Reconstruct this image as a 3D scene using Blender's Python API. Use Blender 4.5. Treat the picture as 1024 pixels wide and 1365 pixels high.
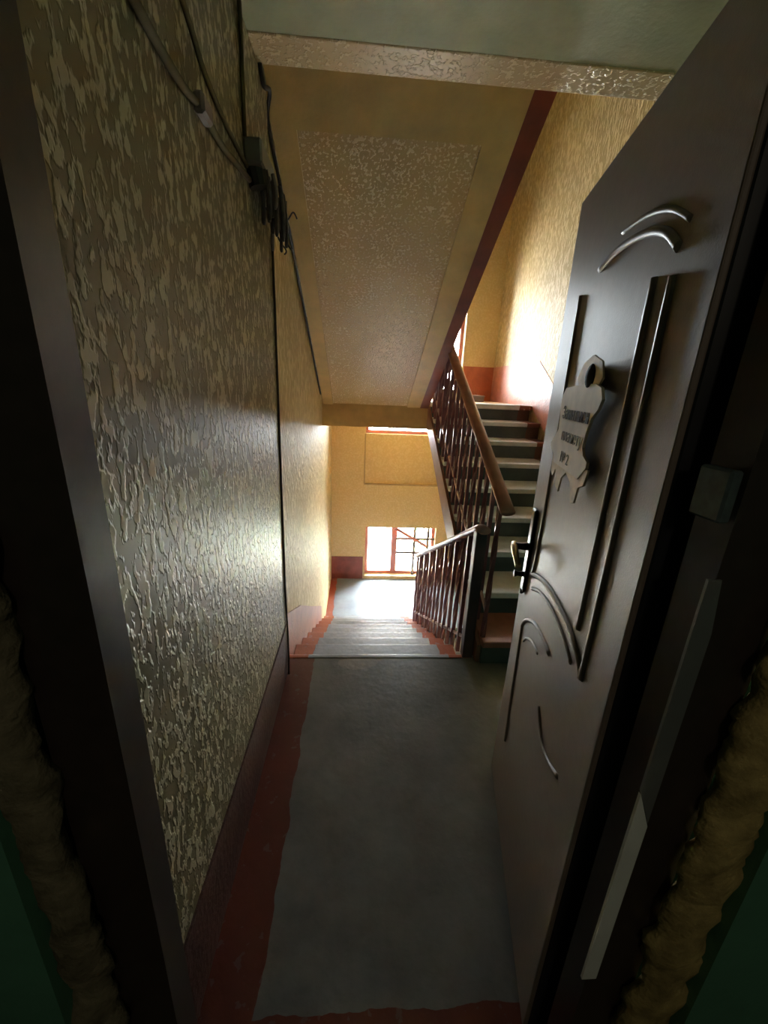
import bpy, bmesh, math, random
from mathutils import Vector, Matrix, noise
random.seed(7)
for o in list(bpy.data.objects): bpy.data.objects.remove(o)
scene = bpy.context.scene
C = scene.collection

# ------------------------------------------------------------ camera
H = 1.495
PITCH, YAW, ROLL, FPX = math.radians(17.4686), math.radians(3.8338), math.radians(2.4939), 527.69
cam_data = bpy.data.cameras.new('camera')
cam_data.sensor_fit = 'HORIZONTAL'; cam_data.sensor_width = 36.0
cam_data.lens = FPX / 1024 * 36.0
cam_data.clip_start = 0.01; cam_data.clip_end = 200
cam = bpy.data.objects.new('camera', cam_data); C.objects.link(cam)
fwd = Vector((math.sin(YAW) * math.cos(PITCH), math.cos(YAW) * math.cos(PITCH), -math.sin(PITCH)))
rgt = Vector((math.cos(YAW), -math.sin(YAW), 0)); upv = rgt.cross(fwd)
r2 = math.cos(ROLL) * rgt + math.sin(ROLL) * upv
u2 = -math.sin(ROLL) * rgt + math.cos(ROLL) * upv
m = Matrix((r2, u2, -fwd)).transposed().to_4x4(); m.translation = (0, 0, H)
cam.matrix_world = m
scene.camera = cam

# ------------------------------------------------------------ sky, light, exposure
SKY = 40.0
world = bpy.data.worlds.new('overcast_sky'); scene.world = world; world.use_nodes = True
bg = world.node_tree.nodes['Background']
bg.inputs['Color'].default_value = (0.90, 0.95, 1.0, 1); bg.inputs['Strength'].default_value = SKY
scene.view_settings.view_transform = 'Standard'
scene.view_settings.look = 'None'
scene.view_settings.gamma = 1
scene.view_settings.use_curve_mapping = False
scene.view_settings.exposure = 1.2

scene.cycles.diffuse_bounces = 8; scene.cycles.max_bounces = 12
# sun along the outside wall: lights the ground outside, does not enter the windows
sun = bpy.data.lights.new('sun', 'SUN'); sun.energy = 260.0; sun.angle = math.radians(2); sun.color = (1.0, .93, .80)
sun_o = bpy.data.objects.new('sun', sun); C.objects.link(sun_o); sun_o.rotation_euler = (0, math.radians(-42), 0)
# dim unseen fill light added in the flat's hall, behind the camera
hall = bpy.data.lights.new('hall_fill', 'POINT'); hall.energy = 3.2; hall.color = (1.0, .86, .66); hall.shadow_soft_size = .12
hall_o = bpy.data.objects.new('hall_fill', hall); C.objects.link(hall_o); hall_o.location = (.35, -1.5, 2.25)
# portals only tell the renderer where daylight enters (window openings)
def portal(x0, x1, z0, z1, y):
    l = bpy.data.lights.new('window_daylight', 'AREA'); l.shape = 'RECTANGLE'
    l.size = x1 - x0; l.size_y = z1 - z0; l.cycles.is_portal = True
    o = bpy.data.objects.new('window_daylight', l); C.objects.link(o)
    o.location = ((x0 + x1) / 2, y, (z0 + z1) / 2)
    o.rotation_euler = (-math.pi / 2, 0, 0)     # -Z towards -Y
# ------------------------------------------------------------ helpers
def obj(name, bm, mat, parent=None, smooth=False):
    bmesh.ops.recalc_face_normals(bm, faces=bm.faces[:])
    me = bpy.data.meshes.new(name); bm.to_mesh(me); bm.free()
    if smooth:
        for p in me.polygons: p.use_smooth = True
    for mm in (mat if isinstance(mat, (list, tuple)) else [mat]): me.materials.append(mm)
    o = bpy.data.objects.new(name, me); C.objects.link(o)
    if parent: o.parent = parent
    return o
def empty(name, loc=(0, 0, 0), rotz=0):
    o = bpy.data.objects.new(name, None); C.objects.link(o)
    o.location = loc; o.rotation_euler = (0, 0, rotz); o.empty_display_size = .1
    return o
def tag(o, label=None, cat=None, group=None, kind=None):
    if label: o['label'] = label
    if cat: o['category'] = cat
    if group: o['group'] = group
    if kind: o['kind'] = kind
    return o
def struct(o, label=None, cat=None):
    return tag(o, label, cat, None, 'structure')
def box(bm, x0, x1, y0, y1, z0, z1, bev=0, seg=1):
    t = bmesh.new()
    vs = [t.verts.new((x, y, z)) for x in (x0, x1) for y in (y0, y1) for z in (z0, z1)]
    for f in ((0, 1, 3, 2), (4, 6, 7, 5), (0, 4, 5, 1), (2, 3, 7, 6), (0, 2, 6, 4), (1, 5, 7, 3)):
        t.faces.new([vs[i] for i in f])
    bmesh.ops.recalc_face_normals(t, faces=t.faces[:])
    if bev: bmesh.ops.bevel(t, geom=t.edges[:], offset=bev, segments=seg, affect='EDGES', profile=.5)
    join(bm, t); return bm
def join(bm, t):
    me = bpy.data.meshes.new('tmp'); t.to_mesh(me); t.free(); bm.from_mesh(me); bpy.data.meshes.remove(me)
def B(*a, **k): return box(bmesh.new(), *a, **k)
def prism(pts, x0, x1):                    # polygon in (y,z) pushed along x
    bm = bmesh.new()
    a = [bm.verts.new((x0, y, z)) for y, z in pts]; b = [bm.verts.new((x1, y, z)) for y, z in pts]
    bm.faces.new(a); bm.faces.new(b[::-1]); n = len(pts)
    for i in range(n): bm.faces.new((a[i], b[i], b[(i + 1) % n], a[(i + 1) % n]))
    return bm
def prism_xz(pts, y0, y1):                 # polygon in (x,z) pushed along y
    bm = bmesh.new()
    a = [bm.verts.new((x, y0, z)) for x, z in pts]; b = [bm.verts.new((x, y1, z)) for x, z in pts]
    bm.faces.new(a); bm.faces.new(b[::-1]); n = len(pts)
    for i in range(n): bm.faces.new((a[i], b[i], b[(i + 1) % n], a[(i + 1) % n]))
    return bm
def tube(pts, r, n=6, bm=None, closed_ends=True, flat=None, twist=0):
    bm = bm or bmesh.new(); pts = [Vector(p) for p in pts]; rings = []; prev = None
    for i, p in enumerate(pts):
        d = (pts[min(i + 1, len(pts) - 1)] - pts[max(i - 1, 0)]).normalized()
        ref = prev if prev is not None else (Vector((1, 0, 0)) if abs(d.x) < .9 else Vector((0, 0, 1)))
        a = (ref - d * ref.dot(d)).normalized(); b = d.cross(a); prev = a
        rr = r[i] if isinstance(r, (list, tuple)) else r
        ra, rb = (rr, rr) if flat is None else (rr, rr * flat)
        ring = []
        for k in range(n):
            t = 2 * math.pi * (k + .5) / n + twist * i
            ring.append(bm.verts.new(p + a * (ra * math.cos(t)) + b * (rb * math.sin(t))))
        rings.append(ring)
    for i in range(len(rings) - 1):
        for k in range(n):
            bm.faces.new((rings[i][k], rings[i][(k + 1) % n], rings[i + 1][(k + 1) % n], rings[i + 1][k]))
    if closed_ends: bm.faces.new(rings[0][::-1]); bm.faces.new(rings[-1])
    return bm
def spline(pts, n=8):
    pts = [Vector(p) for p in pts]; out = []
    for i in range(len(pts) - 1):
        p0, p1, p2, p3 = pts[max(i - 1, 0)], pts[i], pts[i + 1], pts[min(i + 2, len(pts) - 1)]
        for k in range(n):
            t = k / n
            out.append(.5 * ((2 * p1) + (p2 - p0) * t + (2 * p0 - 5 * p1 + 4 * p2 - p3) * t * t + (3 * p1 - p0 - 3 * p2 + p3) * t ** 3))
    return out + [pts[-1]]

# ------------------------------------------------------------ materials
class NT:
    def __init__(s, name):
        s.m = bpy.data.materials.new(name); s.m.use_nodes = True; s.t = s.m.node_tree; s.b = s.t.nodes['Principled BSDF']
    def n(s, kind, **kw):
        nd = s.t.nodes.new(kind)
        for k, v in kw.items():
            if k.startswith('i_'):
                nd.inputs[k[2:].replace('_', ' ')].default_value = v
            else: setattr(nd, k, v)
        return nd
    def l(s, a, b): s.t.links.new(a, b)
    def pos(s, scale=(1, 1, 1)):
        g = s.n('ShaderNodeNewGeometry'); mp = s.n('ShaderNodeMapping'); mp.inputs['Scale'].default_value = scale
        s.l(g.outputs['Position'], mp.inputs['Vector']); return mp.outputs['Vector']
    def noise(s, scale, detail=3, vec=None, rough=.5):
        nd = s.n('ShaderNodeTexNoise'); nd.inputs['Scale'].default_value = scale; nd.inputs['Detail'].default_value = detail
        nd.inputs['Roughness'].default_value = rough
        s.l(vec if vec is not None else s.pos(), nd.inputs['Vector']); return nd.outputs['Fac']
    def ramp(s, fac, stops):
        r = s.n('ShaderNodeValToRGB'); e = r.color_ramp.elements
        while len(e) < len(stops): e.new(.5)
        for el, (p, c) in zip(e, stops): el.position = p; el.color = (*c, 1) if len(c) == 3 else c
        s.l(fac, r.inputs['Fac']); return r.outputs['Color']
    def mix(s, fac, a, b):
        mx = s.n('ShaderNodeMix', data_type='RGBA')
        for sock, v in ((0, fac), (6, a), (7, b)):
            if hasattr(v, 'is_output'): s.l(v, mx.inputs[sock])
            else: mx.inputs[sock].default_value = v if sock == 0 else (*v, 1)
        return mx.outputs[2]
    def math(s, op, a, b=0.0, clamp=False):
        nd = s.n('ShaderNodeMath', operation=op, use_clamp=clamp)
        for i, v in enumerate((a, b)):
            if hasattr(v, 'is_output'): s.l(v, nd.inputs[i])
            else: nd.inputs[i].default_value = v
        return nd.outputs[0]
    def bump(s, h, dist=.003, strength=1.0):
        nd = s.n('ShaderNodeBump'); nd.inputs['Distance'].default_value = dist; nd.inputs['Strength'].default_value = strength
        s.l(h, nd.inputs['Height']); s.l(nd.outputs['Normal'], s.b.inputs['Normal'])
    def fin(s, col, rough=.5, spec=.5, metal=0.0):
        for k, v in (('Base Color', col), ('Roughness', rough), ('Specular IOR Level', spec), ('Metallic', metal)):
            if hasattr(v, 'is_output'): s.l(v, s.b.inputs[k])
            else: s.b.inputs[k].default_value = (*v, 1) if k == 'Base Color' else v
        return s.m
def simple(name, col, rough=.5, spec=.5, metal=0.0, var=.12, scale=9, bump=0.0, bscale=60):
    t = NT(name); f = t.noise(scale, 4)
    d = tuple(c * (1 - var) for c in col); l_ = tuple(min(1, c * (1 + var)) for c in col)
    c = t.ramp(f, [(.3, d), (.7, l_)])
    if bump: t.bump(t.noise(bscale, 3), bump)
    return t.fin(c, rough, spec, metal)
def plaster(name, low, high, dist=.004, sc=1.0, zs=.42, rough=.38, spec=.5, lo=.46, hi=.60):
    # bark-textured plaster under gloss paint: upright worm-like ridges
    t = NT(name)
    v = t.pos((1, 1, zs))
    warp = t.noise(22 * sc, 2, v)
    a = t.noise(62 * sc, 2, v, .45)
    h = t.math('ADD', a, t.math('MULTIPLY', warp, .35))
    h = t.math('SUBTRACT', h, .175)
    mask = t.ramp(h, [(lo, (0, 0, 0)), (hi, (1, 1, 1))])
    big = t.noise(1.6, 3)
    col = t.mix(mask, low, high)  # ridges lighter than the ground: their gloss sheen is put into the colour
    col = t.mix(t.math('MULTIPLY', big, .3), col, tuple(c * .8 for c in low))
    t.bump(mask, dist)
    return t.fin(col, rough, spec)
def painted_floor(name, base, red, xranges=(), yless=None, rough=.4, scale=3.0, patch=None):
    t = NT(name)
    n1 = t.noise(scale, 6, None, .65); n2 = t.noise(26, 4)
    col = t.ramp(n1, [(.28, tuple(c * .6 for c in base)), (.5, base), (.72, tuple(min(1, c * 1.35) for c in base))])
    g = t.n('ShaderNodeNewGeometry'); sx = t.n('ShaderNodeSeparateXYZ'); t.l(g.outputs['Position'], sx.inputs[0])
    wob = t.math('MULTIPLY', t.math('SUBTRACT', t.noise(7, 4), .5), .05)
    x = t.math('ADD', sx.outputs[0], wob); y = t.math('ADD', sx.outputs[1], wob)
    if patch:
        for (px, py, rx, ry) in patch:           # bare spots where the paint has flaked off
            dx = t.math('DIVIDE', t.math('SUBTRACT', sx.outputs[0], px), rx); dy = t.math('DIVIDE', t.math('SUBTRACT', sx.outputs[1], py), ry)
            d = t.math('ADD', t.math('MULTIPLY', dx, dx), t.math('MULTIPLY', dy, dy))
            d = t.math('ADD', d, t.math('MULTIPLY', t.math('SUBTRACT', t.noise(9, 3), .5), 1.6))
            k = t.math('LESS_THAN', d, .8)
            col = t.mix(t.math('MULTIPLY', k, .7), col, (.26, .26, .22))
    mask = None
    for x0, x1 in xranges:
        k = t.math('MULTIPLY', t.math('GREATER_THAN', x, x0), t.math('LESS_THAN', x, x1))
        mask = k if mask is None else t.math('MAXIMUM', mask, k)
    if yless is not None:
        k = t.math('LESS_THAN', y, yless); mask = k if mask is None else t.math('MAXIMUM', mask, k)
    if mask is not None:
        wear = t.math('GREATER_THAN', n2, .36)
        rc = t.ramp(n1, [(.3, tuple(c * .7 for c in red)), (.7, red)])
        col = t.mix(t.math('MULTIPLY', mask, t.math('ADD', t.math('MULTIPLY', wear, .35), .65)), col, rc)
    t.bump(t.math('ADD', t.math('MULTIPLY', n1, .6), t.math('MULTIPLY', n2, .4)), .004)
    return t.fin(col, rough, .5)

RED = (.165, .048, .034)
M = {}
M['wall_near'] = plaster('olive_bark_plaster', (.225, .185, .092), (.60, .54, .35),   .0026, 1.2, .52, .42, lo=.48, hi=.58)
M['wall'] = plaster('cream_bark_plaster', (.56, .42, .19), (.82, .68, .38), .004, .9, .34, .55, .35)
M['wall_far'] = plaster('ochre_plaster', (.76, .55, .24), (.83, .63, .31), .0012, .7, 1.0, .5)
M['soffit'] = plaster('soffit_plaster', (.64, .45, .20), (.92, .77, .48), .003, 1.25, .9, .34, lo=.55, hi=.64)  # pale flecks: window glints on the gloss paint, put into the colour
M['soffit_edge'] = simple('soffit_border_paint', (.62, .43, .15), .45, bump=.001)
M['ceiling'] = simple('green_ceiling_paint', (.36, .38, .21), .55, bump=.001)
M['rib'] = plaster('rib_plaster', (.64, .47, .23), (.88, .73, .45), .002, 1.25, .9, .3, lo=.54, hi=.62)  # same glint flecks coloured in
M['beam'] = simple('landing_beam_paint', (.60, .41, .17), .5, bump=.001)
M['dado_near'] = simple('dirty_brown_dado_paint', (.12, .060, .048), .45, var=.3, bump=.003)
M['dado'] = simple('red_brown_dado_paint', (.25, .062, .04), .4, var=.25, bump=.002)
M['dado_orange'] = simple('orange_red_dado_paint', (.50, .13, .05), .35, var=.15, bump=.003, bscale=80)
M['red_edge'] = simple('red_brown_edge_paint', (.21, .045, .02), .4, var=.2)
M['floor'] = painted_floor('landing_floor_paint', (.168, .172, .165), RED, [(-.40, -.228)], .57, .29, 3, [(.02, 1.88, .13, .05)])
M['floor_low'] = painted_floor('lower_landing_paint', (.24, .28, .325), (.42, .10, .05), [(-.45, -.31)], None, .6)
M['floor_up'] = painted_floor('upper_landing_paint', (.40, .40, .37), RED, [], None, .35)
M['tread_down'] = painted_floor('down_tread_paint', (.42, .48, .57), (.55, .17, .10), [(-.45, -.27), (.55, .75)], None, .33)
M['tread_up'] = painted_floor('up_tread_paint', (.80, .82, .82), (.30, .10, .06), [(1.64, 1.9)], None, .38)
M['tread_red'] = simple('worn_red_tread_paint', (.36, .15, .11), .4, var=.2)
M['riser'] = painted_floor('teal_riser_paint', (.085, .105, .105), (.15, .07, .05), [(1.64, 1.9)], None, .45)
M['stringer'] = simple('brown_stringer_paint', (.27, .125, .080), .5, var=.15)
M['maroon'] = simple('maroon_iron_paint', (.19, .072, .082), .32, var=.2, scale=30)
M['newel'] = simple('dark_iron_paint', (.06, .034, .038), .4, var=.2)
M['rail_wood'] = simple('brown_handrail_paint', (.43, .18, .135), .35, var=.18, scale=14)
M['rail_low'] = simple('plum_handrail_paint', (.42, .25, .24), .28, var=.15, scale=14)
M['frame_metal'] = simple('dark_brown_door_frame', (.040, .028, .024), .33, var=.15, scale=40)
M['leaf_edge'] = simple('black_door_edge', (.014, .015, .018), .4, var=.2)
M['door'] = simple('brown_door_panel', (.19, .15, .12), .45, .5, var=.06, scale=50, bump=.0003, bscale=300)
M['handle'] = simple('black_handle_metal', (.018, .018, .022), .3, .5, .3)
M['brass'] = simple('worn_brass', (.70, .62, .42), .3, .5, .9)
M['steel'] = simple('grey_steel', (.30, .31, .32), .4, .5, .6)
M['plate'] = simple('blue_grey_plate', (.10, .135, .14), .4, .5, .2, var=.3, scale=60)
M['white_edge'] = simple('white_edge_reflection', (.85, .86, .84), .4, var=.06)  # near-white colour stands in for light reflected on the jamb edge
M['paper'] = simple('cream_plaque', (.74, .66, .53), .6, var=.14, scale=20)
M['paper_drip'] = simple('ochre_plaque_edge', (.70, .55, .33), .6, var=.2, scale=30)
M['ink'] = simple('dark_ink', (.06, .05, .035), .6)
M['foam'] = simple('yellowed_mounting_foam', (.40, .30, .12), .8, .2, var=.45, scale=22, bump=.004, bscale=90)
M['foam_dark'] = simple('dirty_mortar_and_foam', (.20, .17, .11), .85, .2, var=.4, scale=22, bump=.006, bscale=70)
M['apt_wall'] = simple('dark_green_wall_paint', (.10, .27, .18), .55, var=.1, bump=.001)
M['apt_other'] = simple('hall_paint', (.25, .27, .22), .7)
M['apt_floor'] = simple('hall_floor', (.12, .08, .05), .5)
M['rubber'] = simple('black_cable_rubber', (.018, .015, .012), .45, var=.1)
M['rubber_dull'] = simple('dull_black_rubber', (.008, .009, .008), .8, .15)
M['cable'] = simple('painted_over_cable', (.15, .125, .065), .75, .2, var=.15)
M['cable_dark'] = simple('dark_brown_cable', (.055, .042, .026), .6)
M['wire'] = simple('grey_black_wire', (.085, .078, .080), .4, var=.3, scale=60)
M['wire_lt'] = simple('grey_wire', (.20, .18, .17), .4, var=.2, scale=60)
M['box_grey'] = simple('grey_plastic', (.30, .26, .25), .45, var=.1)
M['white_plastic'] = simple('off_white_plastic', (.55, .50, .40), .4, var=.06)
M['win_frame'] = simple('pink_red_window_paint', (.62, .22, .17), .4, var=.1)
M['win_iron'] = simple('window_grille_iron', (.28, .22, .20), .5)
M['ground'] = simple('pale_concrete_ground', (.55, .55, .52), .9, var=.1, scale=1)
M['leaf'] = simple('bush_leaves', (.10, .24, .05), .6, var=.3, scale=3)
M['crate'] = simple('grey_box_board', (.20, .16, .15), .6)
gl = NT('window_glass'); gm = gl.t.nodes                # thin pane: clear, with a faint mirror at grazing angles
gt = gm.new('ShaderNodeBsdfTransparent'); gg = gm.new('ShaderNodeBsdfGlossy'); gf = gm.new('ShaderNodeFresnel'); gx = gm.new('ShaderNodeMixShader')
gt.inputs['Color'].default_value = (.93, .95, .95, 1); gg.inputs['Roughness'].default_value = .03; gf.inputs['IOR'].default_value = 1.3
gl.l(gf.outputs[0], gx.inputs[0]); gl.l(gt.outputs[0], gx.inputs[1]); gl.l(gg.outputs[0], gx.inputs[2]); gl.l(gx.outputs[0], gm['Material Output'].inputs['Surface'])
M['glass'] = gl.m

# ------------------------------------------------------------ dimensions of the stairwell
r, T = .1522, .29
XL, XLS, XR = -.37, -.40, 1.78          # left wall by the landing, by the stairs, right wall
YF = 5.60                               # far wall (inner face)
Y1, Y2 = 1.8825, 4.2025                 # flight up: first riser, landing edge
YD, YD2 = 1.96, 4.28                    # flight down: top edge, lower landing edge
ZU, ZL, ZT, ZTOP = 9 * r, -9 * r, 18 * r, 4.30
XG0, XG1 = .66, .715                    # gap between the flights
W1 = (.11, 1.18, -1.32, -.51)           # lower window
W2 = (.075, 1.18, .87, 1.20)            # window slit at the upper landing's edge
W3 = (.92, 1.345, 1.46, 2.75)           # window of the upper landing
for w in (W1, W2, W3): portal(*w, YF + .28)

# ------------------------------------------------------------ structure: floors, ceilings
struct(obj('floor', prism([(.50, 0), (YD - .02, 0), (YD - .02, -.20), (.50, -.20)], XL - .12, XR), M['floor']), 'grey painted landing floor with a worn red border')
struct(obj('trim_1', B(XLS, XG0 + .02, YD - .035, YD, -.045, .004, bev=.008, seg=2), M['tread_down']), 'worn pale nosing along the top edge of the stairs down')
struct(obj('floor', B(XLS - .05, XR, YD2, YF + .02, ZL - .2, ZL), M['floor_low']), 'pale lower landing floor under the bright window')
struct(obj('floor', prism([(Y2 + .021, ZU), (YF + .02, ZU), (YF + .02, 1.215), (4.36, 1.215), (4.36, 1.09), (Y2 + .021, 1.09)], XLS - .05, XR), M['beam']), 'ochre half landing slab with a deep front edge')
struct(obj('trim_2', B(XG1, XR, Y2 - .035, Y2 + .30, ZU - .045, ZU + .004, bev=.006), M['tread_up']), 'white worn edge of the upper landing')
struct(obj('floor', B(XLS - .05, XR, -.0 + 1.9, YF, -3.0, 18 * -r), M['floor_low']), 'bottom floor of the stairwell under the flights')
struct(obj('ceiling', B(XL - .12, XR, .48, 1.60, 2.503, ZT), M['ceiling']), 'green painted ceiling of the near landing')
struct(obj('trim_3', B(XL - .04, XR, 1.595, 1.725, 2.50, ZT, bev=.006, seg=2), M['rib']), 'cream textured rib along the edge of the landing ceiling')
struct(obj('ceiling', B(XL - .12, XR + .1, .48, YF + .3, ZTOP, ZTOP + .1), M['ceiling']), 'ceiling of the stairwell')

# ------------------------------------------------------------ structure: walls
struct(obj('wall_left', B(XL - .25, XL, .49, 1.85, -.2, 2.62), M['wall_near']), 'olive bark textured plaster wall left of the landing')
struct(obj('wall_left', B(XLS - .25, XLS, 1.84, YF + .3, -3.0, ZTOP), M['wall']), 'cream plaster wall beside the stairs down')
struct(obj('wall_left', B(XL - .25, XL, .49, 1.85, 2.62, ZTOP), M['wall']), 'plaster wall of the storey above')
struct(obj('wall_right', B(XR, XR + .25, .40, YF + .3, -3.0, ZTOP), M['wall']), 'sunlit cream bark plaster wall right of the stairs up')
def wall_far():
    xs = sorted({XLS - .25, W1[0], W2[0], W3[0], W1[1], W3[1], XR + .25}); zs = sorted({-3.0, W1[2], W1[3], .15, W2[2], W2[3], W3[2], W3[3], ZTOP})
    bm = bmesh.new(); y0, y1 = YF, YF + .28
    def openin(x, z): return any(w[0] < x < w[1] and w[2] < z < w[3] for w in (W1, W2, W3))
    def niche(x, z): return W2[0] < x < W2[1] and .15 < z < W2[2]
    dep = {}
    for i in range(len(xs) - 1):
        for j in range(len(zs) - 1):
            x, z = (xs[i] + xs[i + 1]) / 2, (zs[j] + zs[j + 1]) / 2
            dep[i, j] = None if openin(x, z) else (y0 + .035 if niche(x, z) else y0)
    for (i, j), d in dep.items():
        if d is not None: box(bm, xs[i], xs[i + 1], d, y1, zs[j], zs[j + 1])
    bmesh.ops.remove_doubles(bm, verts=bm.verts[:], dist=1e-5)
    # drop doubled inner faces
    seen = {}
    for f in bm.faces:
        k = tuple(sorted(v.index for v in f.verts)) if False else tuple(sorted((round(v.co.x, 4), round(v.co.y, 4), round(v.co.z, 4)) for v in f.verts))
        seen.setdefault(k, []).append(f)
    dead = [f for fs in seen.values() if len(fs) > 1 for f in fs]
    bmesh.ops.delete(bm, geom=dead, context='FACES')
    return bm
struct(obj('wall_far', wall_far(), M['wall_far']), 'ochre end wall of the stairwell with a shallow niche and windows')
# wall that closes the upper storey towards the flat, and the wall below the landing
struct(obj('wall_near', B(XL - .2, XR + .1, .40, .50, 2.55, ZTOP), M['wall']), 'wall of the storey above')
struct(obj('wall_near', B(XLS - .05, XR, 1.85, 1.93, -3.0, -.2), M['wall']), 'wall under the near landing')

# painted dado bands
struct(obj('baseboard_left', B(XL, XL + .006, .50, 1.85, 0, .28), M['dado_near']), 'dark red brown painted band at the foot of the left landing wall')
def sl(Y, off): return -(Y - YD) * r / T + off
struct(obj('baseboard_left', prism([(1.86, .30), (YD, .26), (2.5, .0), (3.12, -.38), (3.97, -.885), (3.97, sl(3.97, -.16)), (1.86, -.05)], XLS, XLS + .006),
           simple('faded_red_dado', (.40, .20, .13), .4, var=.2, bump=.003)), 'faded red band along the wall beside the stairs down')
struct(obj('baseboard_far', B(XLS, W1[0] - .03, YF - .006, YF, ZL, ZL + .37), M['dado']), 'dark red band on the end wall left of the bright window')
struct(obj('baseboard_far', B(W1[1] + .03, XR, YF - .006, YF, ZL, ZL + .37), M['dado']), 'dark red band on the end wall under the stairs up')
struct(obj('baseboard_far', B(W3[1] + .02, XR, YF - .006, YF, ZU, ZU + .44), M['dado_orange']), 'orange red band on the end wall of the upper landing')
struct(obj('baseboard_right', prism([(1.8, .42), (Y2 - .05, ZU + .44), (YF, ZU + .44), (YF, ZU), (Y2, ZU), (1.8, .05)], XR - .006, XR),
           simple('pink_red_dado', (.55, .21, .13), .3, var=.2, bump=.003, bscale=60)), 'orange red band rising along the right wall beside the stairs up')

# ------------------------------------------------------------ stair flights
def flight(name, x0, x1, ystart, dirn, z0, n, treadm, riserm, depth, label, first=None, border=None, recess=False, edge=None):
    """n risers going up from (ystart,z0) in direction dirn; every tread and riser a part"""
    root = empty(name, ((x0 + x1) / 2, ystart, z0)); tag(root, label, 'staircase', None)
    inv = Matrix.Translation(-root.location)
    def part(nm, bm, m, par=root):
        bm.transform(inv); return obj(nm, bm, m, par)
    for k in range(n):
        y = ystart + dirn * T * k; zb = z0 + r * k
        ya, yb = sorted((y, y + dirn * .02))
        part('riser', B(x0 + .004, x1 - .004, ya, yb, zb, zb + r - .038), riserm)
        if k < n - 1:
            ya, yb = sorted((y - dirn * .018, y + dirn * (T + .018)))
            part('tread', B(x0, x1, ya, yb, zb + r - .04, zb + r, bev=.007, seg=2), first if (first and k == 0) else treadm)
    # body: saw-tooth on top, sloping soffit below
    pts = []
    for k in range(n - 1):
        y = ystart + dirn * (T * k + .02); zb = z0 + r * k
        pts += [(y, zb - (0.002 if k == 0 else .04)), (y, zb + r - .041)]
    yl = ystart + dirn * (T * (n - 1) + .018); zl = z0 + r * (n - 1) - .041
    s = r / T
    def sof(y): return z0 + r + s * (y - ystart) * dirn - depth
    pts += [(yl, zl), (yl, sof(yl))]
    y0_ = ystart + dirn * .02
    if sof(y0_) < pts[0][1] and z0 == 0:                       # rests on the floor slab
        yz = ystart + dirn * ((depth - r) / s + .0)
        pts += [(yz, -.004)] if (yz - y0_) * dirn > 0 else []
    else: pts += [(y0_, sof(y0_))]
    part('soffit_slab', prism(pts, x0 + .012, x1 - .002), M['soffit'] if recess else M['stringer'])
    if recess:                                                 # raised smooth borders framing the soffit, red painted edge
        ya, yb = y0_, yl + dirn * .15        # runs up to the landing edge
        def band(xa, xb, a, b, th, m, nm):
            q = [(a, sof(a) - .001), (b, sof(b) - .001), (b, sof(b) - th), (a, sof(a) - th)]
            part(nm, prism(q, xa, xb), m)
        band(x0 + .012, x0 + .11, ya, yb - dirn * .0, .014, M['soffit_edge'], 'soffit_border')
        band(x1 - .22, x1 - .085, ya, yb, .014, M['soffit_edge'], 'soffit_border')
        band(x0 + .11, x1 - .22, yb - dirn * .27, yb, .014, M['soffit_edge'], 'soffit_border')
        q = [(ya, sof(ya) + .14), (yb, sof(yb) + .14), (yb, sof(yb) - .016), (ya, sof(ya) - .016)]
        part('red_edge', prism(q, x1 - .085, x1 - .001), M['red_edge'])
    if edge:
        a, b = ystart + dirn * .03, yl
        def nos(y): return z0 + r + s * (y - ystart) * dirn
        q = [(a - .02, max(z0 + .002, nos(a) - edge[1])), (a - .02, nos(a) - edge[0]), (b, nos(b) - edge[0]), (b, nos(b) - edge[1]), (a + (edge[1] - r) / s * dirn, z0 + .002)]
        part('stringer_board', prism(q, x0 - .022, x0 - .001), M['stringer'])
    return root
flight('stair_flight', XG1, XR - .006, Y1, 1, 0, 9, M['tread_up'], M['riser'], .25,
       'flight of grey steps going up on the right with dark teal risers', first=M['tread_red'], edge=(.055, .262))
flight('stair_flight', XLS + .006, XG0, YD2, -1, ZL, 9, M['tread_down'], M['tread_down'], .22,
       'flight of pale steps going down to the bright window, red along both edges')
flight('stair_flight', XLS + .006, .69, Y2, -1, ZU, 9, M['tread_up'], M['riser'], .212,
       'upper flight overhead seen from below, cream soffit with dark red edge', recess=True)
flight('stair_flight', XG1, XR - .006, 1.96, 1, 2 * ZL, 9, M['tread_down'], M['tread_down'], .22,
       'lowest flight of steps half hidden under the stairs up')

# ------------------------------------------------------------ railings
def railing(name, x, ystart, dirn, zs, slope, n, step, h, label, rail_mat, rail_pts, side=0, post=True, posty=None, foot=0.0, bot=.10, rail_dx=0.0):
    """balusters every `step` along y from ystart; zs = nosing height at ystart; slope dz/dy"""
    root = empty(name, (x, ystart, zs)); tag(root, label, 'railing')
    inv = Matrix.Translation(-root.location)
    def part(nm, bm, m, sm=False):
        bm.transform(inv); return obj(nm, bm, m, root, sm)
    def zn(y): return zs + slope * (y - ystart)
    for k in range(n):
        y = ystart + dirn * step * (k + .3)
        zb, zt = zn(y) - foot, zn(y) + h - .018
        q = [(x, y, zb + (zt - zb) * i / 14) for i in range(15)]
        part('baluster', tube(q, .0158, 4, twist=.0 if k % 2 else .42), M['maroon'])
    ya, yb = ystart + dirn * .03, ystart + dirn * step * (n - .5)
    q = [(ya, zn(ya) + bot), (yb, zn(yb) + bot), (yb, zn(yb) + bot + .022), (ya, zn(ya) + bot + .022)]
    part('bottom_bar', prism(q, x - .006, x + .006), M['rail_low'])
    bm = tube([(x + rail_dx, y, z) for y, z in rail_pts], .037, 10, flat=.58)
    part('handrail', bm, rail_mat, True)
    if post:
        part('newel_post', B(x - .03, x + .03, posty - .03, posty + .03, 0.0, zn(posty) + h - .01, bev=.005), M['newel'])
    return root
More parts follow.
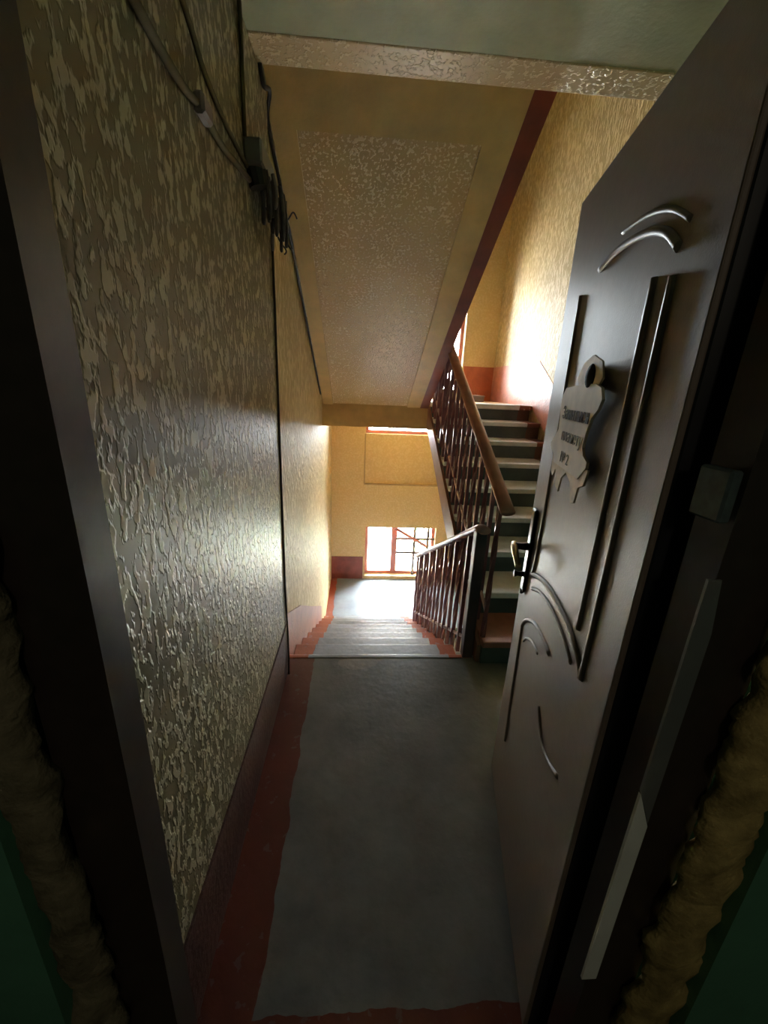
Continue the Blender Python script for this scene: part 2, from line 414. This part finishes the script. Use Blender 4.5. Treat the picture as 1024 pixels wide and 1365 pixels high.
# up flight
s = r / T
railing('stair_railing', .728, Y1, 1, r, s, 18, .128, .86, 'railing of the stairs up with brown wooden handrail and dark twisted bars', M['rail_wood'],
        [(1.757, .950), (1.80, .973), (3.0, .973 + s * 1.2), (4.12, .973 + s * 2.32), (4.22, .973 + s * 2.36)], post=False, foot=.05, bot=.13, rail_dx=-.020)
railing('stair_railing', .655, YD + .0, 1, 0.0, -s, 15, .136, .80, 'railing of the stairs down with plum handrail and dark maroon bars', M['rail_low'],
        [(1.90, .805), (1.96, .80), (3.0, .80 - s * 1.04), (3.93, .80 - s * 1.97), (3.98, .80 - s * 1.99)], post=True, posty=1.955, foot=.01)
railing('stair_railing', .672, Y2, -1, ZU + r, -s, 15, .138, .86, 'railing of the upper flight mostly hidden behind the red edge', M['rail_wood'],
        [(Y2 - .05, ZU + r + .86), (Y2 - 2.2, ZU + r + .86 + s * 2.15)], post=False, foot=.02)

# ------------------------------------------------------------ windows
def window(name, w, label, bars, frame=.045, mull=None, y=YF + .10):
    root = empty(name, (w[0], y, w[2])); struct(root, label)
    inv = Matrix.Translation(-root.location)
    def part(nm, bm, m, lab=None):
        bm.transform(inv); o = obj(nm, bm, m, root)
        if lab: o['label'] = lab
        return o
    x0, x1, z0, z1 = w
    part('frame_rail', B(x0, x1, y, y + .05, z0, z0 + frame, bev=.004), M['win_frame'])
    part('frame_rail', B(x0, x1, y, y + .05, z1 - frame, z1, bev=.004), M['win_frame'])
    part('frame_stile', B(x0, x0 + frame, y, y + .05, z0 + frame, z1 - frame, bev=.004), M['win_frame'])
    part('frame_stile', B(x1 - frame, x1, y, y + .05, z0 + frame, z1 - frame, bev=.004), M['win_frame'])
    xs = [x0 + frame] + ([mull - .045, mull + .045] if mull else []) + [x1 - frame]
    if mull: part('mullion', B(mull - .045, mull + .045, y, y + .05, z0 + frame, z1 - frame, bev=.004), M['win_frame'])
    for i in range(0, len(xs), 2): part('pane', B(xs[i], xs[i + 1], y + .022, y + .026, z0 + frame, z1 - frame), M['glass'])
    for (a, b, c, d, rad, m) in bars: part('grille_bar', tube([(a, y - .02, b), (c, y - .02, d)], rad, 6), m)
    return root
iron = M['win_iron']
w = window('window_1', W1, 'bright low window of the lower landing with pink frame',
       [(.87, W1[2], .87, W1[3], .022, iron), (1.08, W1[2], 1.08, W1[3], .022, iron),
        (.59, -.72, W1[1], -.72, .022, iron), (.59, -.95, W1[1], -.95, .022, iron)], mull=.56)
o = tube([(.56, YF + .07, -.545), (1.06, YF + .05, -.83)], .026, 6); o.transform(Matrix.Translation(-w.location))
o = obj('diagonal_bar', o, M['win_frame'], w); o['label'] = 'red diagonal bar across the right pane'
window('window_2', W2, 'thin bright strip of window under the upper landing edge', [])
window('window_3', W3, 'window of the upper landing hidden behind the railing and flight', [])
# wooden beading that outlines the niche below the bright strip
bm = B(W2[0] - .012, W2[1], YF - .008, YF + .03, .137, .155); box(bm, W2[0] - .014, W2[0] + .004, YF - .008, YF + .03, .15, W2[2])
struct(obj('trim_4', bm, simple('niche_edge_paint', (.50, .33, .14), .5)), 'raised edge around the wall niche')

# small box on the upper landing
bx = empty('low_box', (1.435, 5.2, ZU)); tag(bx, 'small low dark box on the upper landing floor before the orange band', 'box')
obj('body', B(-.10, .10, -.12, .12, 0, .06, bev=.004), M['crate'], bx)
obj('lid', B(-.105, .105, -.125, .125, .058, .078, bev=.004), M['box_grey'], bx)

# ------------------------------------------------------------ flat entrance: wall with doorway, frame, foam
YA, YB = .385, .49                       # flat-side wall face, landing-side face
FX0, FX1, FZ = -.312, .455, 2.03         # clear opening of the frame
def wall_front():
    bm = bmesh.new()
    box(bm, -1.5, -.452, YA, YB, 0, 2.60); box(bm, .630, XR + .1, YA, YB, 0, 2.60); box(bm, -.452, .630, YA, YB, 2.14, 2.60)
    return bm
struct(obj('wall_front', wall_front(), M['apt_wall']), 'dark green wall of the flat around the entrance doorway')
struct(obj('wall_side', B(-1.6, -1.5, -2.4, YB, 0, 2.6), M['apt_wall']), 'left wall of the flat behind the camera')
struct(obj('wall_side', B(1.5, 1.6, -2.4, YA, 0, 2.6), M['apt_wall']), 'right wall of the flat behind the camera')
struct(obj('wall_back', B(-1.6, 1.6, -2.5, -2.4, 0, 2.6), M['apt_other']), 'rear wall of the flat behind the camera')
struct(obj('floor', B(-1.6, 1.6, -2.5, .50, -.2, 0), M['apt_floor']), 'floor of the dark hall of the flat')
struct(obj('ceiling', B(-1.6, XR + .1, -2.5, .48, 2.6, 2.7), M['apt_other']), 'ceiling of the dark hall of the flat')

fr = empty('trim_5', (0, .43, 0)); struct(fr, 'dark metal frame of the entrance doorway')
def fpart(nm, bm, m, lab=None, par=fr):
    bm.transform(Matrix.Translation((0, -.43, 0))); o = obj(nm, bm, m, par)
    if lab: o['label'] = lab
    return o
# jamb profile with a rebate, left and right
def jamb(sx, xin, w):
    prof = [(xin, .43), (xin, .486), (xin - sx * .022, .486), (xin - sx * .022, .498), (xin - sx * w, .498), (xin - sx * w, .43)]
    bm = bmesh.new(); a = [bm.verts.new((x, y, 0)) for x, y in prof]; b = [bm.verts.new((x, y, FZ + .09)) for x, y in prof]
    bm.faces.new(a); bm.faces.new(b[::-1])
    for i in range(len(prof)): bm.faces.new((a[i], b[i], b[(i + 1) % len(prof)], a[(i + 1) % len(prof)]))
    return bm
fpart('jamb', jamb(1, FX0, .092), M['frame_metal']); fpart('jamb', jamb(-1, FX1, .10), M['frame_metal'])
fpart('frame_head', B(FX0, FX1, .43, .498, FZ, FZ + .09), M['frame_metal'])
fpart('threshold', B(FX0, FX1, .43, .498, 0, .022, bev=.004), M['frame_metal'])
fpart('strike_plate', B(FX1 - .016, FX1 + .001, .436, .484, 1.352, 1.418, bev=.003), M['plate'], 'blue grey metal plate on the right jamb')
fpart('reflection_strip', prism_xz([(FX1 - .012, .44), (FX1 + .016, .44), (FX1 + .016, .845), (FX1 - .012, .915)], .4265, .4315), M['white_edge'], 'pale painted reflection along the lower right jamb corner')  # reflection on the frame's edge, laid on as a pale strip
fpart('reflection_strip', prism_xz([(FX1 - .012, .92), (FX1 + .016, .85), (FX1 + .016, 1.20), (FX1 + .006, 1.28), (FX1 - .012, 1.28)], .4275, .4315), M['steel'], 'grey scuffed strip on the right jamb corner')  # scuffs and the duller upper reflection in one grey
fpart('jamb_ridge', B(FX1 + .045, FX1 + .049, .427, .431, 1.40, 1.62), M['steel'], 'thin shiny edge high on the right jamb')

def foam(name, x, w, y, mat, label, seed, z1=2.13, jag=1.0):
    bm = bmesh.new(); n, k = 170, 10; rings = []
    for i in range(n):
        z = z1 * i / (n - 1); ring = []
        cx = x + .010 * noise.noise(Vector((seed, 0, z * 9)))
        for j in range(k):
            a = 2 * math.pi * j / k
            f = 1 + jag * (.5 * noise.noise(Vector((seed + math.cos(a) * .8, math.sin(a) * .8, z * 20))) + .20 * noise.noise(Vector((seed + 9, a, z * 70))))
            ring.append(bm.verts.new((cx + w * f * math.cos(a), y + .022 * f * math.sin(a), z)))
        rings.append(ring)
    for i in range(n - 1):
        for j in range(k): bm.faces.new((rings[i][j], rings[i][(j + 1) % k], rings[i + 1][(j + 1) % k], rings[i + 1][j]))
    bm.faces.new(rings[0]); bm.faces.new(rings[-1][::-1])
    return tag(obj(name, bm, mat, None, True), label, 'foam')
foam('foam_seam', .588, .050, .412, M['foam'], 'lumpy yellowed mounting foam between right door jamb and green wall', 3.1)
foam('foam_seam', -.430, .036, .418, M['foam_dark'], 'rough dark mortar and foam between left door jamb and green wall', 8.4)

# ------------------------------------------------------------ entrance door (opened outwards, hinged on the right)
door = empty('door_1', (.43, .523, 0), -math.radians(11.746)); struct(door, 'brown embossed metal entrance door standing open')
DW, DZ = .722, 1.988
obj('door_leaf', B(.010, .068, 0, DW - .012, .012, DZ - .004, bev=.003), M['leaf_edge'], door)
obj('door_panel', B(0, .0105, .0, DW, .010, DZ, bev=.003, seg=2), M['door'], door)
def emb(pts, rad=.0075, nm='moulding', flat=.8):
    q = [(.0005, u, z) for u, z in pts]
    return obj(nm, tube(spline(q, 6), rad, 8), M['door'], door, True)
# upper field: arch, twin uprights on the hinge side, one on the lock side, curved foot
emb([(.115, 1.705), (.17, 1.742), (.25, 1.765), (.36, 1.775), (.46, 1.765)], .008)
emb([(.10, 1.735), (.17, 1.772), (.26, 1.795), (.36, 1.803)], .005)
emb([(.172, 1.68), (.172, 1.45), (.172, 1.20), (.172, 1.03)], .008)
emb([(.112, 1.668), (.110, 1.45), (.108, 1.20), (.110, .955)], .008)
emb([(.575, 1.735), (.570, 1.50), (.568, 1.25), (.575, 1.0), (.60, .95)], .007)
emb([(.585, .955), (.50, .985), (.38, 1.005), (.22, 1.003), (.15, .985), (.112, .955)], .008)
emb([(.57, .915), (.48, .95), (.38, .968), (.26, .965), (.172, .945)], .006)
# lower field
emb([(.605, .765), (.57, .80), (.50, .84), (.42, .86), (.31, .866)], .007)
emb([(.606, .765), (.600, .67), (.590, .48), (.575, .30)], .007)
emb([(.56, .73), (.53, .76), (.47, .79), (.40, .80)], .005)
emb([(.31, .70), (.25, .655), (.19, .655), (.115, .69)], .006)
# handle set
hp = obj('handle_plate', B(-.012, 0, .634, .676, .865, 1.150, bev=.006, seg=2), M['handle'], door); hp['label'] = 'long black lock plate'
bm = tube([(-.010, .655, 1.02), (-.035, .655, 1.02), (-.052, .655, 1.02)], [.014, .011, .012], 10)
lv = obj('lever_handle', bm, M['handle'], door, True)
bm = tube(spline([(-.052, .668, 1.022), (-.056, .64, 1.018), (-.056, .60, 1.006), (-.052, .565, .985)], 5), [.011] * 5 + [.0105] * 5 + [.009] * 6, 10)
obj('lever_grip', bm, M['brass'], lv, True)['label'] = 'worn pale lever end'
obj('thumb_turn', tube([(-.010, .655, .922), (-.030, .655, .922), (-.042, .655, .922)], [.010, .008, .013], 10), M['handle'], door, True)
pts = [(-.006, .655, .865), (-.008, .660, .852), (-.006, .676, .843)]
obj('plate_tip', tube(pts, [.010, .006, .003], 6), M['handle'], door, True)
# hinges on the back edge
for z in (.28, 1.70): obj('hinge', tube([(.080, .006, z), (.080, .006, z + .11)], .010, 10), M['handle'], door, True)
# peephole above the plaque
ph = []
bm = bmesh.new(); bmesh.ops.create_uvsphere(bm, u_segments=14, v_segments=8, radius=1)
bm.transform(Matrix.Translation((-.010, .344, 1.535)) @ Matrix.Diagonal((.014, .034, .030, 1)))
o = obj('peephole_cover', bm, M['rubber_dull'], door, True); o['label'] = 'dark oval peephole cover'

# ------------------------------------------------------------ plaque hanging on the door
D2W = Matrix.Translation((.43, .523, 0)) @ Matrix.Rotation(-math.radians(11.746), 4, 'Z')
pq = empty('door_plaque'); pq.matrix_world = D2W @ Matrix.Translation((-.0125, .38, 1.40)); pq.rotation_euler = (0, 0, -math.radians(11.746))
tag(pq, 'cream scroll-shaped plaque with three lines of dark lettering hung on the brown door', 'sign')
def plate(pts, x0, x1, ou=.38, oz=1.40):
    bm = bmesh.new(); a = [bm.verts.new((x0, u - ou, z - oz)) for u, z in pts]; b = [bm.verts.new((x1, u - ou, z - oz)) for u, z in pts]
    bm.faces.new(a); bm.faces.new(b[::-1])
    for i in range(len(pts)): bm.faces.new((a[i], b[i], b[(i + 1) % len(pts)], a[(i + 1) % len(pts)]))
    return bm
body = [(.300, 1.520), (.400, 1.519), (.500, 1.512), (.522, 1.492), (.525, 1.468), (.512, 1.440), (.508, 1.410), (.535, 1.385), (.555, 1.375), (.560, 1.362), (.545, 1.352), (.515, 1.345),
        (.500, 1.325), (.300, 1.322), (.262, 1.352), (.262, 1.365), (.292, 1.374), (.306, 1.390), (.300, 1.420), (.285, 1.452), (.258, 1.470), (.246, 1.490), (.262, 1.512)]
obj('board', plate(body, -.006, 0), M['paper'], pq)
top = [(.410, 1.517), (.430, 1.535), (.400, 1.565), (.345, 1.578), (.290, 1.562), (.270, 1.530), (.285, 1.517)]
obj('top_scroll', plate(top, -.004, 0), M['paper_drip'], pq)
drip = [(.525, 1.346), (.520, 1.300), (.500, 1.288), (.480, 1.310), (.455, 1.270), (.430, 1.262), (.420, 1.300), (.390, 1.318), (.350, 1.305), (.320, 1.262), (.300, 1.268), (.290, 1.305), (.262, 1.315), (.250, 1.350), (.30, 1.345), (.40, 1.34)]
obj('fringe', plate(drip, -.0045, -.0005), M['paper_drip'], pq)
def text(body_, size, u, z, tilt=0):
    cu = bpy.data.curves.new('lettering', 'FONT'); cu.body = body_; cu.size = size; cu.align_x = 'CENTER'; cu.align_y = 'CENTER'; cu.extrude = .0006; cu.space_character = 1.0
    t = bpy.data.objects.new('tmp_text', cu); C.objects.link(t)
    dg = bpy.context.evaluated_depsgraph_get(); me = bpy.data.meshes.new_from_object(t.evaluated_get(dg))
    bpy.data.objects.remove(t)
    # text x -> -u (reads left to right seen from the -x side), text y -> z
    rot = Matrix(((0, 0, -1, 0), (-1, 0, 0, 0), (0, 1, 0, 0), (0, 0, 0, 1)))
    me.transform(Matrix.Translation((-.0068, u - .38, z - 1.40)) @ rot @ Matrix.Rotation(tilt, 4, 'Z'))
    me.name = 'lettering'; me.materials.clear(); me.materials.append(M['ink'])
    o = bpy.data.objects.new('lettering', me); C.objects.link(o); o.parent = pq
text('Занитмен', .042, .392, 1.452); text('планету', .040, .390, 1.400); text('№ 2', .036, .415, 1.347)

# ------------------------------------------------------------ cables and junction box on the left wall
XW = XL
def cable(pts, rad, mat, label, n=8, nn=6):
    return tag(obj('wall_cable', tube(spline(pts, n), rad, nn), mat, None, True), label, 'cable')
X_ = XW + .008
cable([(X_, .53, 2.10), (X_, .83, 2.045), (X_, 1.0, 2.038), (X_, 1.10, 2.055), (X_, 1.23, 2.052), (X_, 1.36, 2.07), (X_, 1.50, 2.09)], .0085, M['cable'], 'painted over cable running along the left wall into the junction box')
cable([(X_ - .003, .70, 2.34), (X_ - .003, 1.05, 2.196), (X_ - .003, 1.155, 2.145), (X_ - .003, 1.30, 2.123), (X_ - .003, 1.49, 2.12)], .006, M['cable'], 'thin painted cable on the left wall above the thicker one')
cable([(X_ - .002, 1.503, 2.58), (X_ - .002, 1.49, 2.35), (X_ - .002, 1.48, 2.19)], .006, M['cable'], 'thin cable dropping from the green ceiling to the junction box')
cl = tag(obj('cable_clamp', B(XW, XW + .024, 1.075, 1.135, 2.035, 2.075, bev=.006), M['box_grey'], None), 'grey clamp gripping the thick painted cable on the left wall', 'clamp')
xs_ = XLS + .012
def sof2(Y): return ZU + r - s * (Y - Y2) - .20
cable([(XL + .012, 1.70, 2.49), (XL + .012, 1.75, 2.46), (XL + .012, 1.85, 2.50)] + [(xs_, Y, sof2(Y) - .045) for Y in (1.95, 2.15, 2.45, 2.8, 3.2, 3.6, 3.95)], .0075, M['rubber'], 'black cable along the top of the left wall under the upper flight')
cable([(XL + .004, 1.838, 2.10), (XL + .004, 1.838, 1.2), (XL + .004, 1.838, .5), (XL + .010, 1.836, .2), (XL + .018, 1.78, .012)], .005, M['cable_dark'], 'dark cable running straight down the corner of the left wall', 3)

jb = empty('junction_box', (XW, 1.56, 2.10)); tag(jb, 'grey open junction box on the left wall with a bundle of hanging wires', 'junction box')
def jp(nm, bm, m, lab=None, sm=False):
    bm.transform(Matrix.Translation(-jb.location)); o = obj(nm, bm, m, jb, sm)
    if lab: o['label'] = lab
jp('housing', B(XW, XW + .055, 1.475, 1.655, 2.125, 2.19, bev=.006), M['box_grey'])
jp('dark_socket', tube([(XW + .02, 1.53, 2.13), (XW + .03, 1.535, 2.085)], [.036, .030], 12), M['rubber'], 'black cable gland')
jp('connector', B(XW, XW + .03, 1.665, 1.745, 2.105, 2.165, bev=.006), M['white_plastic'], 'off white connector')
jp('terminal', B(XW, XW + .04, 1.75, 1.835, 2.10, 2.155, bev=.005), M['wire'], 'black terminal block')
rr = random.Random(3)
for i in range(15):
    y = 1.535 + .013 * i + rr.uniform(-.01, .01); L = rr.uniform(.08, .155); wd = rr.uniform(.012, .05); x = XW + .012 + rr.uniform(0, .07)
    q = [(x, y, 2.13), (x + .008, y + .004, 2.13 - L * .55), (x + .004, y + wd * .4, 2.13 - L), (x, y + wd, 2.13 - L * .92), (x - .002, y + wd * 1.2, 2.13 - L * .4), (x, y + wd, 2.125)]
    jp('wire', tube(spline(q, 5), .0068, 5), M['wire_lt'] if i % 4 == 1 else M['wire'], None, True)
for q in ([(XW + .03, 1.80, 2.12), (XW + .06, 1.84, 2.10), (XW + .085, 1.855, 2.135), (XW + .10, 1.86, 2.115)],
          [(XW + .03, 1.80, 2.11), (XW + .05, 1.83, 2.05), (XW + .07, 1.83, 2.01), (XW + .085, 1.85, 2.0)],
          [(XW + .02, 1.79, 2.11), (XW + .035, 1.80, 2.03), (XW + .06, 1.82, 1.995), (XW + .05, 1.84, 1.985)]):
    jp('loose_wire', tube(spline(q, 5), .0034, 5), M['wire'], None, True)

# ------------------------------------------------------------ outside
tag(obj('ground', B(-8, 10, YF + .30, 16, -2.2, -2.0), M['ground']), 'pale ground outside the bright window', 'ground', None, 'structure')
bm = bmesh.new(); rr = random.Random(11)
for i in range(260):
    p = Vector((1.55 + rr.gauss(0, .38), 8.4 + rr.gauss(0, .35), -1.95 + abs(rr.gauss(0, .42))))
    a, b = Vector((rr.gauss(0, 1), rr.gauss(0, 1), rr.gauss(0, 1))).normalized() * .06, Vector((rr.gauss(0, 1), rr.gauss(0, 1), rr.gauss(0, 1))).normalized() * .03
    bm.faces.new([bm.verts.new(p + v) for v in (a, b, -a, -b)])
me = obj('bush', bm, M['leaf']); tag(me, 'small green bush outside beyond the right pane of the low window', 'bush', None, 'stuff')
